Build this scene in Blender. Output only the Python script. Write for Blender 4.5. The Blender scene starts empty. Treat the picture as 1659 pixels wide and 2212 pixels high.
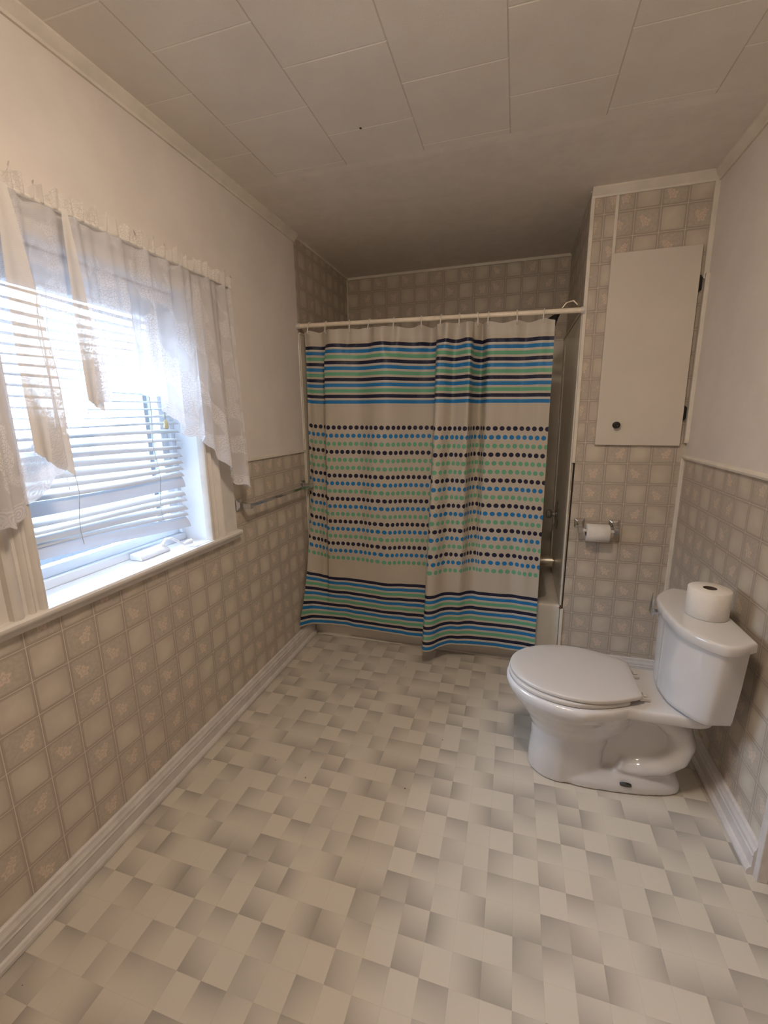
import bpy, math, random
from mathutils import Vector, Matrix
from mathutils.noise import noise as pnoise
random.seed(7)
S = bpy.context.scene
COL = S.collection
PI = math.pi
# ---------------------------------------------------------------- room measures (metres)
LAMP = 49.0; SKY = 1.15; EXPO = .9
H = 2.404; W = 2.023; D = 0.822; CX = 1.524; BACK = -3.35
WIN0, WIN1, WZ0, WZ1 = -1.628, -0.940, 0.905, 1.87
def wr(y): return W + 0.0132 * y            # right wall is very slightly out of square

# ---------------------------------------------------------------- mesh helpers
class MB:
    def __init__(s): s.v = []; s.f = []; s.m = []
    def add(s, vs, fs, mi=0):
        o = len(s.v); s.v += [tuple(v) for v in vs]
        for f in fs: s.f.append(tuple(i + o for i in f)); s.m.append(mi)
        return s
    def box(s, a, b, mi=0, mat=None):
        x0, y0, z0 = a; x1, y1, z1 = b
        vs = [Vector(p) for p in ((x0,y0,z0),(x1,y0,z0),(x1,y1,z0),(x0,y1,z0),(x0,y0,z1),(x1,y0,z1),(x1,y1,z1),(x0,y1,z1))]
        if mat: vs = [mat @ v for v in vs]
        return s.add(vs, [(0,3,2,1),(4,5,6,7),(0,1,5,4),(1,2,6,5),(2,3,7,6),(3,0,4,7)], mi)
    def tube(s, pts, r, n=12, cap=True, mi=0, sq=(1, 1)):
        pts = [Vector(p) for p in pts]; rs = r if isinstance(r, (list, tuple)) else [r] * len(pts)
        up = None; vs = []
        for i, p in enumerate(pts):
            t = (pts[min(i+1, len(pts)-1)] - pts[max(i-1, 0)]).normalized()
            if up is None:
                up = Vector((0,0,1)) if abs(t.z) < .9 else Vector((0,1,0))
            a = t.cross(up).normalized(); b = a.cross(t).normalized(); up = b
            for k in range(n):
                w = 2 * PI * k / n
                vs.append(p + a * math.cos(w) * rs[i] * sq[0] + b * math.sin(w) * rs[i] * sq[1])
        fs = []
        for i in range(len(pts) - 1):
            for k in range(n):
                k2 = (k + 1) % n
                fs.append((i*n+k, i*n+k2, (i+1)*n+k2, (i+1)*n+k))
        if cap:
            fs.append(tuple(range(n))[::-1]); fs.append(tuple((len(pts)-1)*n + k for k in range(n)))
        return s.add(vs, fs, mi)
    def lathe(s, prof, c, axis='Z', n=32, mi=0):      # prof: (radius, height)
        vs = []; fs = []
        for r, h in prof:
            for k in range(n):
                w = 2*PI*k/n; a, b = r*math.cos(w), r*math.sin(w)
                p = {'Z': (a, b, h), 'X': (h, a, b), 'Y': (b, h, a)}[axis]
                vs.append(Vector(c) + Vector(p))
        for i in range(len(prof) - 1):
            for k in range(n):
                k2 = (k+1) % n
                fs.append((i*n+k, i*n+k2, (i+1)*n+k2, (i+1)*n+k))
        if prof[0][0] > 1e-5: fs.append(tuple(range(n))[::-1])
        if prof[-1][0] > 1e-5: fs.append(tuple((len(prof)-1)*n+k for k in range(n)))
        return s.add(vs, fs, mi)
    def loft(s, rings, mi=0, cap=True):
        n = len(rings[0]); vs = [p for r in rings for p in r]; fs = []
        for i in range(len(rings)-1):
            for k in range(n):
                k2 = (k+1) % n
                fs.append((i*n+k, i*n+k2, (i+1)*n+k2, (i+1)*n+k))
        if cap:
            fs.append(tuple(range(n))[::-1]); fs.append(tuple((len(rings)-1)*n+k for k in range(n)))
        return s.add(vs, fs, mi)
    def build(s, name, mats, parent=None, smooth=False, bevel=0, angle=35):
        me = bpy.data.meshes.new(name); me.from_pydata(s.v, [], s.f); me.update()
        if not isinstance(mats, (list, tuple)): mats = [mats]
        for m in mats: me.materials.append(m)
        for i, p in enumerate(me.polygons): p.material_index = s.m[i]
        import bmesh
        bm = bmesh.new(); bm.from_mesh(me); bmesh.ops.recalc_face_normals(bm, faces=bm.faces); bm.to_mesh(me); bm.free()
        if smooth: me.shade_smooth()
        o = bpy.data.objects.new(name, me); COL.objects.link(o)
        if smooth and angle:
            me.set_sharp_from_angle(angle=math.radians(angle))
        if bevel:
            b = o.modifiers.new('bevel', 'BEVEL'); b.width = bevel; b.segments = 3; b.limit_method = 'ANGLE'; b.angle_limit = math.radians(40)
            b.harden_normals = False
            me.shade_smooth(); me.set_sharp_from_angle(angle=math.radians(50))
        if parent: o.parent = parent; o.matrix_parent_inverse = parent.matrix_world.inverted() if False else Matrix.Translation(-parent.location)
        return o
def thing(name, label, cat, loc=(0,0,0), group=None, kind=None):
    o = bpy.data.objects.new(name, None); COL.objects.link(o); o.location = loc; o.empty_display_size = .05
    if label: o['label'] = label
    if cat: o['category'] = cat
    if group: o['group'] = group
    if kind: o['kind'] = kind
    return o
def tag(o, label=None, cat=None, group=None, kind=None):
    for k, v in (('label', label), ('category', cat), ('group', group), ('kind', kind)):
        if v: o[k] = v
    return o
def struct(o, label=None):
    o['kind'] = 'structure'
    if label: o['label'] = label; o['category'] = label.split()[-1] if False else o.name.split('_')[0]
    return o

# ---------------------------------------------------------------- material helpers
class NT:
    def __init__(s, name):
        s.mat = bpy.data.materials.new(name); s.mat.use_nodes = True
        s.n = s.mat.node_tree.nodes; s.l = s.mat.node_tree.links
        s.bsdf = s.n['Principled BSDF']; s.out = s.n['Material Output']
    def node(s, t, **k):
        n = s.n.new(t)
        for a, b in k.items(): setattr(n, a, b)
        return n
    def put(s, sock, v):
        if isinstance(v, (int, float)): sock.default_value = v
        elif isinstance(v, (tuple, list)): sock.default_value = tuple(v) + ((1,) if len(v) == 3 and len(sock.default_value) == 4 else ())
        else: s.l.new(v, sock)
    def m(s, op, a, b=0.0, c=0.0, clamp=False):
        n = s.node('ShaderNodeMath', operation=op, use_clamp=clamp)
        for i, v in enumerate((a, b, c)):
            if i < len(n.inputs): s.put(n.inputs[i], v)
        return n.outputs[0]
    def ss(s, x, a, b):                     # smoothstep a..b (a may exceed b)
        n = s.node('ShaderNodeMapRange', interpolation_type='SMOOTHSTEP')
        s.put(n.inputs[0], x)
        if a < b: n.inputs[1].default_value = a; n.inputs[2].default_value = b; n.inputs[3].default_value = 0; n.inputs[4].default_value = 1
        else: n.inputs[1].default_value = b; n.inputs[2].default_value = a; n.inputs[3].default_value = 1; n.inputs[4].default_value = 0
        return n.outputs[0]
    def mix(s, f, a, b):
        n = s.node('ShaderNodeMix', data_type='RGBA'); s.put(n.inputs[0], f)
        s.put(n.inputs[6], a); s.put(n.inputs[7], b); return n.outputs[2]
    def xyz(s, kind='Object'):
        t = s.node('ShaderNodeTexCoord'); q = s.node('ShaderNodeSeparateXYZ'); s.l.new(t.outputs[kind], q.inputs[0])
        return q.outputs[0], q.outputs[1], q.outputs[2], t.outputs[kind]
    def comb(s, x, y, z=0.0):
        n = s.node('ShaderNodeCombineXYZ'); s.put(n.inputs[0], x); s.put(n.inputs[1], y); s.put(n.inputs[2], z); return n.outputs[0]
    def noise(s, vec, scale, detail=2, rough=.5):
        n = s.node('ShaderNodeTexNoise'); s.l.new(vec, n.inputs['Vector']); n.inputs['Scale'].default_value = scale
        n.inputs['Detail'].default_value = detail; n.inputs['Roughness'].default_value = rough; return n.outputs['Fac']
    def white(s, vec, out='Value'):
        n = s.node('ShaderNodeTexWhiteNoise', noise_dimensions='3D'); s.l.new(vec, n.inputs['Vector']); return n.outputs[out]
    def bump(s, h, strength=.2, dist=.002):
        b = s.node('ShaderNodeBump'); b.inputs['Strength'].default_value = strength; b.inputs['Distance'].default_value = dist
        s.l.new(h, b.inputs['Height']); s.l.new(b.outputs[0], s.bsdf.inputs['Normal'])
    def set(s, **k):
        for a, v in k.items(): s.put(s.bsdf.inputs[a.replace('_', ' ')], v)
        return s

def plain(name, col, rough=.5, metal=0, spec=.5, var=0.0, bump=0.0, scale=8, coat=0):
    t = NT(name); x, y, z, v = t.xyz()
    if var:
        n = t.noise(v, scale, 4, .6)
        c = t.mix(t.ss(n, .35, .65), tuple(k*(1-var) for k in col), tuple(min(1, k*(1+var)) for k in col))
        t.put(t.bsdf.inputs['Base Color'], c)
    else: t.put(t.bsdf.inputs['Base Color'], col)
    t.set(Roughness=rough, Metallic=metal)
    t.bsdf.inputs['Specular IOR Level'].default_value = spec
    t.bsdf.inputs['Coat Weight'].default_value = coat
    t.bsdf.inputs['Coat Roughness'].default_value = .05
    if bump: t.bump(t.noise(v, scale*12, 3), bump, .001)
    return t.mat

paint_wall = plain('painted_wall', (.74,.675,.62), .75, var=.03, bump=.25, scale=5)
paint_ceil = plain('ceiling_board', (.80,.735,.665), .9, var=.03, bump=.35, scale=14)
gloss_white = plain('white_gloss_paint', (.70,.655,.605), .35, var=.04, scale=12)
base_white = plain('baseboard_paint', (.62,.575,.545), .4, var=.06, scale=18)
trim_cream = plain('cream_trim', (.72,.66,.57), .45, var=.05, scale=10)
porcelain = plain('porcelain', (.62,.60,.59), .12, coat=.6, spec=.5)
seat_plastic = plain('seat_plastic', (.56,.525,.495), .28, spec=.5)
tub_white = plain('tub_enamel', (.68,.635,.57), .22, var=.03, scale=6)
surround = plain('surround_panel', (.70,.64,.54), .3, var=.06, scale=4)
chrome = plain('chrome', (.62,.62,.62), .12, metal=1)
steel = plain('brushed_metal', (.78,.72,.62), .38, metal=1)
rod_cream = plain('curtain_rod_enamel', (.82,.72,.58), .35, var=.05, scale=30)
black_metal = plain('black_hinge', (.012,.011,.010), .4)
vinyl_white = plain('window_vinyl', (.80,.83,.88), .4)
jamb_white = plain('window_jamb_paint', (.78,.80,.84), .45, var=.03, scale=6)
cabinet_white = plain('cabinet_paint', (.64,.58,.50), .45, var=.02, scale=4)
paper = plain('toilet_paper', (.72,.68,.63), .95, bump=.5, scale=30, var=.02)
card = plain('cardboard_core', (.10,.07,.05), .9)
dark_gap = plain('dark_gap', (.03,.02,.014), .9)
brown_wood = plain('brown_wood', (.10,.055,.035), .5, var=.3, scale=10)
tassel_m = plain('tassel_wood', (.78,.66,.36), .5)
cord_m = plain('cord', (.45,.42,.38), .9)
rust = plain('rust', (.18,.05,.02), .9)

def wallpaper(name, ax, u0, z0, pu=.1017, pz=.1025, warm=0.0):
    t = NT(name); x, y, z, v = t.xyz()
    u = t.m('DIVIDE', t.m('SUBTRACT', x if ax == 'X' else y, u0), pu)
    w = t.m('DIVIDE', t.m('SUBTRACT', z, z0), pz)
    fu, fw = t.m('FLOOR', u), t.m('FLOOR', w)
    cu, cw = t.m('SUBTRACT', t.m('SUBTRACT', u, fu), .5), t.m('SUBTRACT', t.m('SUBTRACT', w, fw), .5)
    cell = t.comb(fu, fw, 3.0)
    rnd = t.white(cell); rnd2 = t.white(t.comb(fu, fw, 9.0))
    au, aw = t.m('ABSOLUTE', cu), t.m('ABSOLUTE', cw)
    mx = t.m('MAXIMUM', au, aw)
    # rounded pillow
    qx = t.m('MAXIMUM', t.m('SUBTRACT', au, .32), 0); qy = t.m('MAXIMUM', t.m('SUBTRACT', aw, .32), 0)
    rb = t.m('SQRT', t.m('ADD', t.m('MULTIPLY', qx, qx), t.m('MULTIPLY', qy, qy)))      # 0 inside, >.12 at the border
    uv = t.comb(u, w, 0.0)
    n1 = t.noise(uv, 1.1, 3, .55); n2 = t.noise(uv, 9, 3, .6)
    mid = (.50,.43,.36); dark = (.34,.285,.235); light = (.63,.565,.46); line = (.70,.62,.52)
    # flower or plain tile
    par = t.m('PINGPONG', t.m('ADD', fu, fw), 1.0)
    flower = t.m('MULTIPLY', t.m('GREATER_THAN', t.m('ADD', rnd, t.m('MULTIPLY', par, .75)), .85), 1.0)
    flower = t.m('MINIMUM', flower, 1.0)
    rad = t.m('SQRT', t.m('ADD', t.m('MULTIPLY', cu, cu), t.m('MULTIPLY', cw, cw)))
    glow = t.m('ADD', t.m('MULTIPLY', t.ss(rad, .60, .08), .62), t.m('MULTIPLY', t.ss(n1, .35, .65), .45))
    body = t.mix(glow, mid, light)
    # soft darker sweep from one corner of every tile
    sweep = t.ss(t.m('ADD', cu, t.m('MULTIPLY', cw, t.m('SUBTRACT', t.m('MULTIPLY', rnd2, 2), 1))), .1, .75)
    body = t.mix(t.m('MULTIPLY', sweep, .7), body, (.43,.365,.30))
    fbody = t.mix(t.ss(n2, .40, .62), (.42,.365,.30), (.50,.44,.365))
    # blossoms: two blobs with petals
    def blob(px, py, R):
        dx = t.m('SUBTRACT', cu, px); dy = t.m('SUBTRACT', cw, py)
        d = t.m('SQRT', t.m('ADD', t.m('MULTIPLY', dx, dx), t.m('MULTIPLY', dy, dy)))
        a = t.m('ARCTAN2', dy, dx)
        rr = t.m('ADD', R, t.m('MULTIPLY', t.m('SINE', t.m('MULTIPLY', a, 5.0)), R*.25))
        k = t.m('DIVIDE', d, rr)
        ring = t.m('ADD', .65, t.m('MULTIPLY', t.m('SINE', t.m('MULTIPLY', k, 11.0)), .35))
        return t.m('MULTIPLY', t.ss(k, 1.1, .85), ring)
    ox = t.m('MULTIPLY', t.m('SUBTRACT', rnd2, .5), .22); oy = t.m('MULTIPLY', t.m('SUBTRACT', rnd, .5), .1)
    b1 = blob(ox, t.m('SUBTRACT', oy, .06), .17)
    b2 = t.m('MULTIPLY', blob(t.m('ADD', ox, .12), t.m('ADD', oy, .15), .10), t.m('GREATER_THAN', rnd2, .4))
    b3 = t.m('MULTIPLY', blob(t.m('SUBTRACT', ox, .15), t.m('ADD', oy, .13), .09), t.m('LESS_THAN', rnd2, .7))
    bl = t.m('MAXIMUM', b1, t.m('MAXIMUM', b2, b3))
    fbody = t.mix(t.m('MULTIPLY', bl, .85), fbody, (.76,.60,.48))
    body = t.mix(t.m('MULTIPLY', flower, t.m('ADD', .78, t.m('MULTIPLY', bl, .22))), body, fbody)
    body = t.mix(t.ss(rb, .09, .155), body, dark)
    # highlight line on the right and top border, soft dark line inside it
    e = t.m('MAXIMUM', t.m('SUBTRACT', cu, 0), t.m('SUBTRACT', cw, 0))
    body = t.mix(t.m('MULTIPLY', t.ss(mx, .40, .44), .75), body, (.40,.34,.28))
    body = t.mix(t.m('MULTIPLY', t.ss(mx, .462, .475), .6), body, (.34,.285,.235))
    body = t.mix(t.m('MULTIPLY', t.ss(mx, .486, .491), .85), body, line)
    big = t.noise(v, 1.7, 2)
    body = t.mix(t.m('MULTIPLY', t.ss(big, .3, .7), .22), body, (.50,.42,.35))
    t.put(t.bsdf.inputs['Base Color'], body)
    t.set(Roughness=.42); t.bsdf.inputs['Specular IOR Level'].default_value = .35
    t.bump(t.m('MULTIPLY', t.ss(mx, .5, .42), 1.0), .25, .0015)
    return t.mat
wp_left = wallpaper('wallpaper_left', 'Y', -1.485, .709, .1017, .1025)
wp_col = wallpaper('wallpaper_column', 'X', 1.578, .334, .1010, .1033)
wp_colr = wallpaper('wallpaper_column_upper', 'X', 1.705, 2.300, .1035, .1050)
wp_back = wallpaper('wallpaper_back', 'X', .713, 2.300, .1035, .1040)
wp_right = wallpaper('wallpaper_right', 'Y', -.464, 1.097, .1070, .1033)

# floor : corner darkness stored per face corner in an attribute, material turns it into vinyl colours
def floor_mat():
    t = NT('vinyl_floor'); x, y, z, v = t.xyz()
    a = t.node('ShaderNodeAttribute', attribute_name='print_tone')
    n = t.noise(v, 55, 3, .6); n2 = t.noise(v, 420, 2, .7); big = t.noise(v, 2.2, 3)
    f = t.m('MULTIPLY', a.outputs['Fac'], t.m('ADD', .92, t.m('MULTIPLY', n, .16)))
    c = t.mix(f, (.605,.555,.47), (.33,.30,.262))
    c = t.mix(t.m('MULTIPLY', t.ss(n2, .55, .75), .12), c, (.42,.37,.30))
    c = t.mix(t.m('MULTIPLY', t.ss(big, .35, .75), .16), c, (.74,.62,.54))
    # tile grooves
    gx = t.m('ABSOLUTE', t.m('SUBTRACT', t.m('FRACT', t.m('DIVIDE', t.m('SUBTRACT', x, .985-.0381), .0762)), .5))
    gy = t.m('ABSOLUTE', t.m('SUBTRACT', t.m('FRACT', t.m('DIVIDE', t.m('SUBTRACT', y, -1.0535-.03985), .0797)), .5))
    g = t.m('MAXIMUM', t.ss(gx, .022, .006), t.ss(gy, .022, .006))
    c = t.mix(t.m('MULTIPLY', g, .14), c, (.38,.33,.28))
    # dirt specks
    vo = t.node('ShaderNodeTexVoronoi', feature='F1'); t.l.new(v, vo.inputs['Vector']); vo.inputs['Scale'].default_value = 13
    wn = t.white(vo.outputs['Position'])
    wv = t.noise(v, 240, 2)
    sp = t.m('MULTIPLY', t.m('LESS_THAN', t.m('ADD', vo.outputs['Distance'], t.m('MULTIPLY', t.m('SUBTRACT', wv, .5), .10)), .040), t.m('GREATER_THAN', wn, .66))
    c = t.mix(t.m('MULTIPLY', sp, .85), c, (.05,.035,.022))
    # scuff mark
    sy = t.m('ADD', -1.725, t.m('MULTIPLY', t.m('SUBTRACT', x, 1.22), -.22))
    sd = t.m('ABSOLUTE', t.m('SUBTRACT', y, t.m('ADD', sy, t.m('MULTIPLY', t.m('SUBTRACT', t.noise(v, 9, 2), .5), .03))))
    sc = t.m('MULTIPLY', t.ss(sd, .009, .002), t.m('MULTIPLY', t.ss(x, 1.21, 1.25), t.ss(x, 1.52, 1.38)))
    c = t.mix(t.m('MULTIPLY', sc, .5), c, (.17,.13,.10))
    t.put(t.bsdf.inputs['Base Color'], c); t.set(Roughness=.38); t.bsdf.inputs['Specular IOR Level'].default_value = .4
    t.bump(t.m('ADD', t.m('MULTIPLY', g, -1.0), t.m('MULTIPLY', n, .4)), .15, .001)
    return t.mat
CELL = {  # (column, row) : darkness at TL, TR, BL, BR
 (-2,1):(.05,.05,0,0),(-1,1):(.6,.1,.8,.2),(0,1):(.75,.6,0,0),(1,1):(0,0,0,0),(2,1):(.85,.8,.1,.3),(3,1):(.1,.1,.15,.05),
 (-2,0):(.9,.35,.5,0),(-1,0):(0,0,0,0),(0,0):(.45,0,.95,.55),(1,0):(0,0,0,0),(2,0):(.6,.1,.45,.4),(3,0):(.15,.05,.1,.05),
 (-2,-1):(.95,.5,0,0),(-1,-1):(.45,.5,0,.1),(0,-1):(0,0,0,0),(1,-1):(.95,.85,0,0),(2,-1):(.5,.1,.1,0),(3,-1):(.5,.15,.65,0),
 (-2,-2):(0,0,.6,.85),(-1,-2):(0,0,.7,.85),(0,-2):(1,.7,.45,.35),(1,-2):(.65,0,.9,.65),(2,-2):(.3,0,0,0),(3,-2):(0,.75,0,.75),
 (-2,-3):(0,0,0,.05),(-1,-3):(.85,.3,.65,.35),(0,-3):(1,.55,0,0),(1,-3):(.3,0,.85,.65),(2,-3):(.95,0,.95,0),(3,-3):(0,0,0,0),
 (-2,-4):(.55,0,.9,.75),(-1,-4):(.35,.65,0,0),(0,-4):(0,0,0,0),(1,-4):(.3,0,.95,.65),(2,-4):(.0,.0,0,0),(3,-4):(.15,.95,.05,.95)}
def make_floor():
    px, py = .0762, .0797; X0, Y0 = .985-px, -1.0535+3*py
    N = 5; vs = []; fs = []; tone = []
    i0, i1 = math.floor((-.0-X0)/px)-0, math.ceil((3.0-X0)/px); j0, j1 = math.floor((BACK-Y0)/py), math.ceil((D-Y0)/py)
    for i in range(i0, i1):
        for j in range(j0, j1):
            ci = (i+2) % 6 - 2; cj = (j+4) % 6 - 4
            tl, tr, bl, br = CELL[(ci, cj)]
            o = len(vs)
            for b in range(N+1):
                for a in range(N+1): vs.append((X0+(i+a/N)*px, Y0+(j+b/N)*py, 0))
            for b in range(N):
                for a in range(N):
                    fs.append((o+b*(N+1)+a, o+b*(N+1)+a+1, o+(b+1)*(N+1)+a+1, o+(b+1)*(N+1)+a))
                    for (p, q) in ((a,b),(a+1,b),(a+1,b+1),(a,b+1)):
                        u, w = p/N, q/N
                        # shading falls off quickly from a dark corner
                        k = 1.7
                        uu = u; ww = w
                        k = 1.35; val = bl*((1-uu)*(1-ww))**k + br*(uu*(1-ww))**k + tl*((1-uu)*ww)**k + tr*(uu*ww)**k + .35*(min(bl,br)*4*uu*(1-uu)*(1-ww)**2 + min(tl,tr)*4*uu*(1-uu)*ww**2 + min(bl,tl)*4*ww*(1-ww)*(1-uu)**2 + min(br,tr)*4*ww*(1-ww)*uu**2)
                        tone.append(min(1, val))
    me = bpy.data.meshes.new('floor'); me.from_pydata(vs, [], fs); me.update()
    at = me.attributes.new('print_tone', 'FLOAT', 'CORNER'); at.data.foreach_set('value', tone)
    me.materials.append(floor_mat())
    o = bpy.data.objects.new('floor', me); COL.objects.link(o); struct(o); return o
make_floor()
# ---------------------------------------------------------------- walls
def grid_wall(name, ax, fixed, us, zs, matfn, mats, hole=lambda u, z: False):
    mb = MB()
    for a in range(len(us)-1):
        for b in range(len(zs)-1):
            u0, u1, z0, z1 = us[a], us[a+1], zs[b], zs[b+1]
            if hole((u0+u1)/2, (z0+z1)/2): continue
            fx = fixed if callable(fixed) else (lambda q: fixed)
            if ax == 'Y': vs = [(fx(u0), u0, z0), (fx(u1), u1, z0), (fx(u1), u1, z1), (fx(u0), u0, z1)]
            else: vs = [(u0, fx(u0), z0), (u1, fx(u1), z0), (u1, fx(u1), z1), (u0, fx(u0), z1)]
            mb.add(vs, [(0,1,2,3)], matfn((u0+u1)/2, (z0+z1)/2))
    return struct(mb.build(name, mats))
grid_wall('wall_left', 'Y', 0.0, [BACK, WIN0, WIN1, 0.0, D], [0, WZ0, 1.213, WZ1, H],
          lambda u, z: 1 if (z < 1.213 or u > 0) else 0, [paint_wall, wp_left], lambda u, z: WIN0 < u < WIN1 and WZ0 < z < WZ1)
grid_wall('wall_back', 'X', D, [-.0, CX+.02], [0, H], lambda u, z: 0, [wp_back])
grid_wall('wall_column', 'X', 0.0, [CX, 1.631, W], [0, 1.26, H], lambda u, z: 1 if (u > 1.631 and z > 1.26) else 0, [wp_col, wp_colr])
grid_wall('wall_alcove', 'Y', CX, [0.0, D], [0, H], lambda u, z: 0, [wp_left])
grid_wall('wall_right', 'Y', wr, [-1.08, 0.0], [0, 1.197, H], lambda u, z: 1 if z < 1.197 else 0, [paint_wall, wp_right])
grid_wall('wall_recess', 'X', -1.08, [wr(-1.08), 2.9], [0, H], lambda u, z: 0, [paint_wall])
grid_wall('wall_far_right', 'Y', 2.9, [BACK, -1.08], [0, H], lambda u, z: 0, [paint_wall])
grid_wall('wall_front', 'X', BACK, [0, 2.9], [0, H], lambda u, z: 0, [paint_wall])
# ceiling : fibre tiles in running bond and a smooth board over the tub end
def ceiling_mat():
    t = NT('ceiling_tiles'); x, y, z, v = t.xyz()
    pw, pl = .3175, .325
    u = t.m('DIVIDE', t.m('SUBTRACT', x, .2150), pw); fu = t.m('FLOOR', u)
    off = t.m('MULTIPLY', t.m('PINGPONG', fu, 1.0), .5)
    w = t.m('ADD', t.m('DIVIDE', t.m('SUBTRACT', y, -.8950), pl), off)
    eu = t.m('SUBTRACT', .5, t.m('ABSOLUTE', t.m('SUBTRACT', t.m('FRACT', u), .5)))
    ew = t.m('SUBTRACT', .5, t.m('ABSOLUTE', t.m('SUBTRACT', t.m('FRACT', w), .5)))
    reg = t.ss(y, -.535, -.545)
    g1 = t.m('MULTIPLY', t.ss(eu, .009, .003), reg); g2 = t.m('MULTIPLY', t.ss(ew, .011, .004), reg)
    n = t.noise(v, 5, 4); fine = t.noise(v, 230, 3, .7)
    c = t.mix(t.ss(n, .3, .7), (.77,.71,.635), (.82,.76,.68))
    c = t.mix(t.m('MULTIPLY', t.ss(fine, .5, .75), .25), c, (.66,.60,.52))
    c = t.mix(t.m('MULTIPLY', g1, .55), c, (.45,.40,.33)); c = t.mix(t.m('MULTIPLY', g2, .65), c, (.95,.90,.80))
    stain = t.m('MULTIPLY', t.ss(t.m('ABSOLUTE', t.m('SUBTRACT', x, .66)), .006, .002), t.ss(t.m('ABSOLUTE', t.m('ADD', y, .735)), .008, .003))
    c = t.mix(stain, c, (.05,.03,.02))
    t.put(t.bsdf.inputs['Base Color'], c); t.set(Roughness=.9)
    t.bump(t.m('ADD', t.m('MULTIPLY', t.m('MAXIMUM', g1, g2), -1.0), t.m('MULTIPLY', fine, .35)), .5, .002)
    return t.mat
mb = MB(); mb.add([(0,BACK,H),(2.9,BACK,H),(2.9,-.54,H),(0,-.54,H)], [(0,1,2,3)], 0)
mb.add([(0,-.54,H),(2.9,-.54,H),(2.9,-.50,H-.0015),(0,-.50,H-.0015)], [(0,1,2,3)], 1)
mb.add([(0,-.50,H-.0015),(2.9,-.50,H-.0015),(2.9,-.36,H),(0,-.36,H)], [(0,1,2,3)], 1)
mb.add([(0,-.36,H),(2.9,-.36,H),(2.9,D,H),(0,D,H)], [(0,1,2,3)], 1)
struct(mb.build('ceiling', [ceiling_mat(), paint_ceil]))

# profiles run along a line : list of (out, up)
def run(mb, prof, p0, p1, out, up=(0,0,1), mi=0):
    p0, p1, out, up = Vector(p0), Vector(p1), Vector(out), Vector(up)
    n = len(prof); vs = [p + out*a + up*b for p in (p0, p1) for a, b in prof]
    fs = [(k, (k+1) % n, n+(k+1) % n, n+k) for k in range(n)] + [tuple(range(n)), tuple(range(n, 2*n))[::-1]]
    mb.add(vs, fs, mi)
BASE = [(0,0),(.024,0),(.027,.006),(.027,.016),(.022,.026),(.016,.030),(.016,.066),(.019,.070),(.016,.075),(.016,.086),(.011,.096),(.009,.106),(.004,.110),(0,.110)]
mb = MB(); run(mb, BASE, (0, BACK, 0), (0, -.004, 0), (1,0,0)); struct(mb.build('baseboard_left', base_white))
mb = MB(); run(mb, BASE, (wr(-1.08), -1.08, 0), (wr(0), 0, 0), (-1,0,0)); struct(mb.build('baseboard_right', base_white))
mb = MB(); run(mb, BASE, (CX+.02, 0, 0), (W-.02, 0, 0), (0,-1,0)); struct(mb.build('baseboard_column', base_white))
mb = MB(); mb.box((wr(-1.08)+.03, -1.098, 0), (2.9, -1.08, .16)); struct(mb.build('baseboard_recess', brown_wood))
CROWN = [(0,0),(.010,-.0),(.030,.0),(.030,-.008),(.020,-.020),(.010,-.030),(.008,-.038),(0,-.038)]
mb = MB(); run(mb, CROWN, (0, BACK, H), (0, 0, H), (1,0,0)); struct(mb.build('trim_1', trim_cream))
mb = MB(); run(mb, CROWN, (wr(-1.08), -1.08, H), (wr(0), 0, H), (-1,0,0)); struct(mb.build('trim_2', trim_cream))
mb = MB(); run(mb, CROWN, (CX-.003, 0, H), (W, 0, H), (0,-1,0)); struct(mb.build('trim_3', trim_cream))
mb = MB(); mb.box((0,0,H-.014),(.010,D,H)); struct(mb.build('trim_4', trim_cream))
mb = MB(); mb.box((0,D-.010,H-.016),(CX,D,H)); struct(mb.build('trim_5', trim_cream))
mb = MB(); mb.box((CX-.006,0.01,H-.008),(CX,D,H)); struct(mb.build('trim_6', trim_cream))
mb = MB(); mb.box((0,-.742,1.206),(.009,0,1.220)); struct(mb.build('trim_7', trim_cream, bevel=.002))
mb = MB(); mb.box((0,BACK,1.206),(.009,-1.83,1.220)); struct(mb.build('trim_8', trim_cream, bevel=.002))
mb = MB(); run(mb, [(0,0),(.010,0),(.012,.008),(.008,.016),(0,.018)], (wr(-1.075), -1.075, 1.188), (wr(0), -.002, 1.188), (-1,0,0)); struct(mb.build('trim_9', trim_cream))
mb = MB(); mb.box((CX-.005,-.008,1.16),(CX+.013,.004,H-.036)); struct(mb.build('trim_10', trim_cream, bevel=.003))
mb = MB(); mb.box((CX-.006,-.009,.0),(CX+.010,.004,.352)); struct(mb.build('trim_11', trim_cream, bevel=.003))
mb = MB(); mb.box((1.623,-.006,2.118),(1.637,.002,H-.036)); struct(mb.build('trim_12', trim_cream, bevel=.002))
mb = MB(); mb.box((W-.020,-.010,1.985),(W+.001,.001,H-.036)); struct(mb.build('trim_13', trim_cream, bevel=.003))
mb = MB(); mb.box((W-.016,-.026,1.262),(W+.001,-.008,2.005)); struct(mb.build('trim_14', trim_cream, bevel=.003))
mb = MB(); mb.box((W-.015,-.010,.112),(W+.001,.001,1.188)); struct(mb.build('trim_15', trim_cream, bevel=.003))
mb = MB(); mb.box((0,-.006,.11),(.006,.006,1.885)); struct(mb.build('trim_16', trim_cream, bevel=.002))
mb = MB(); mb.box((wr(-1.08)-.008,-1.100,.0),(wr(-1.08)+.022,-1.072,2.36)); struct(mb.build('trim_17', base_white, bevel=.003))
mb = MB(); mb.box((0.0,D-.007,1.88),(.006,D,H-.014)); struct(mb.build('trim_18', trim_cream))
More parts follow.
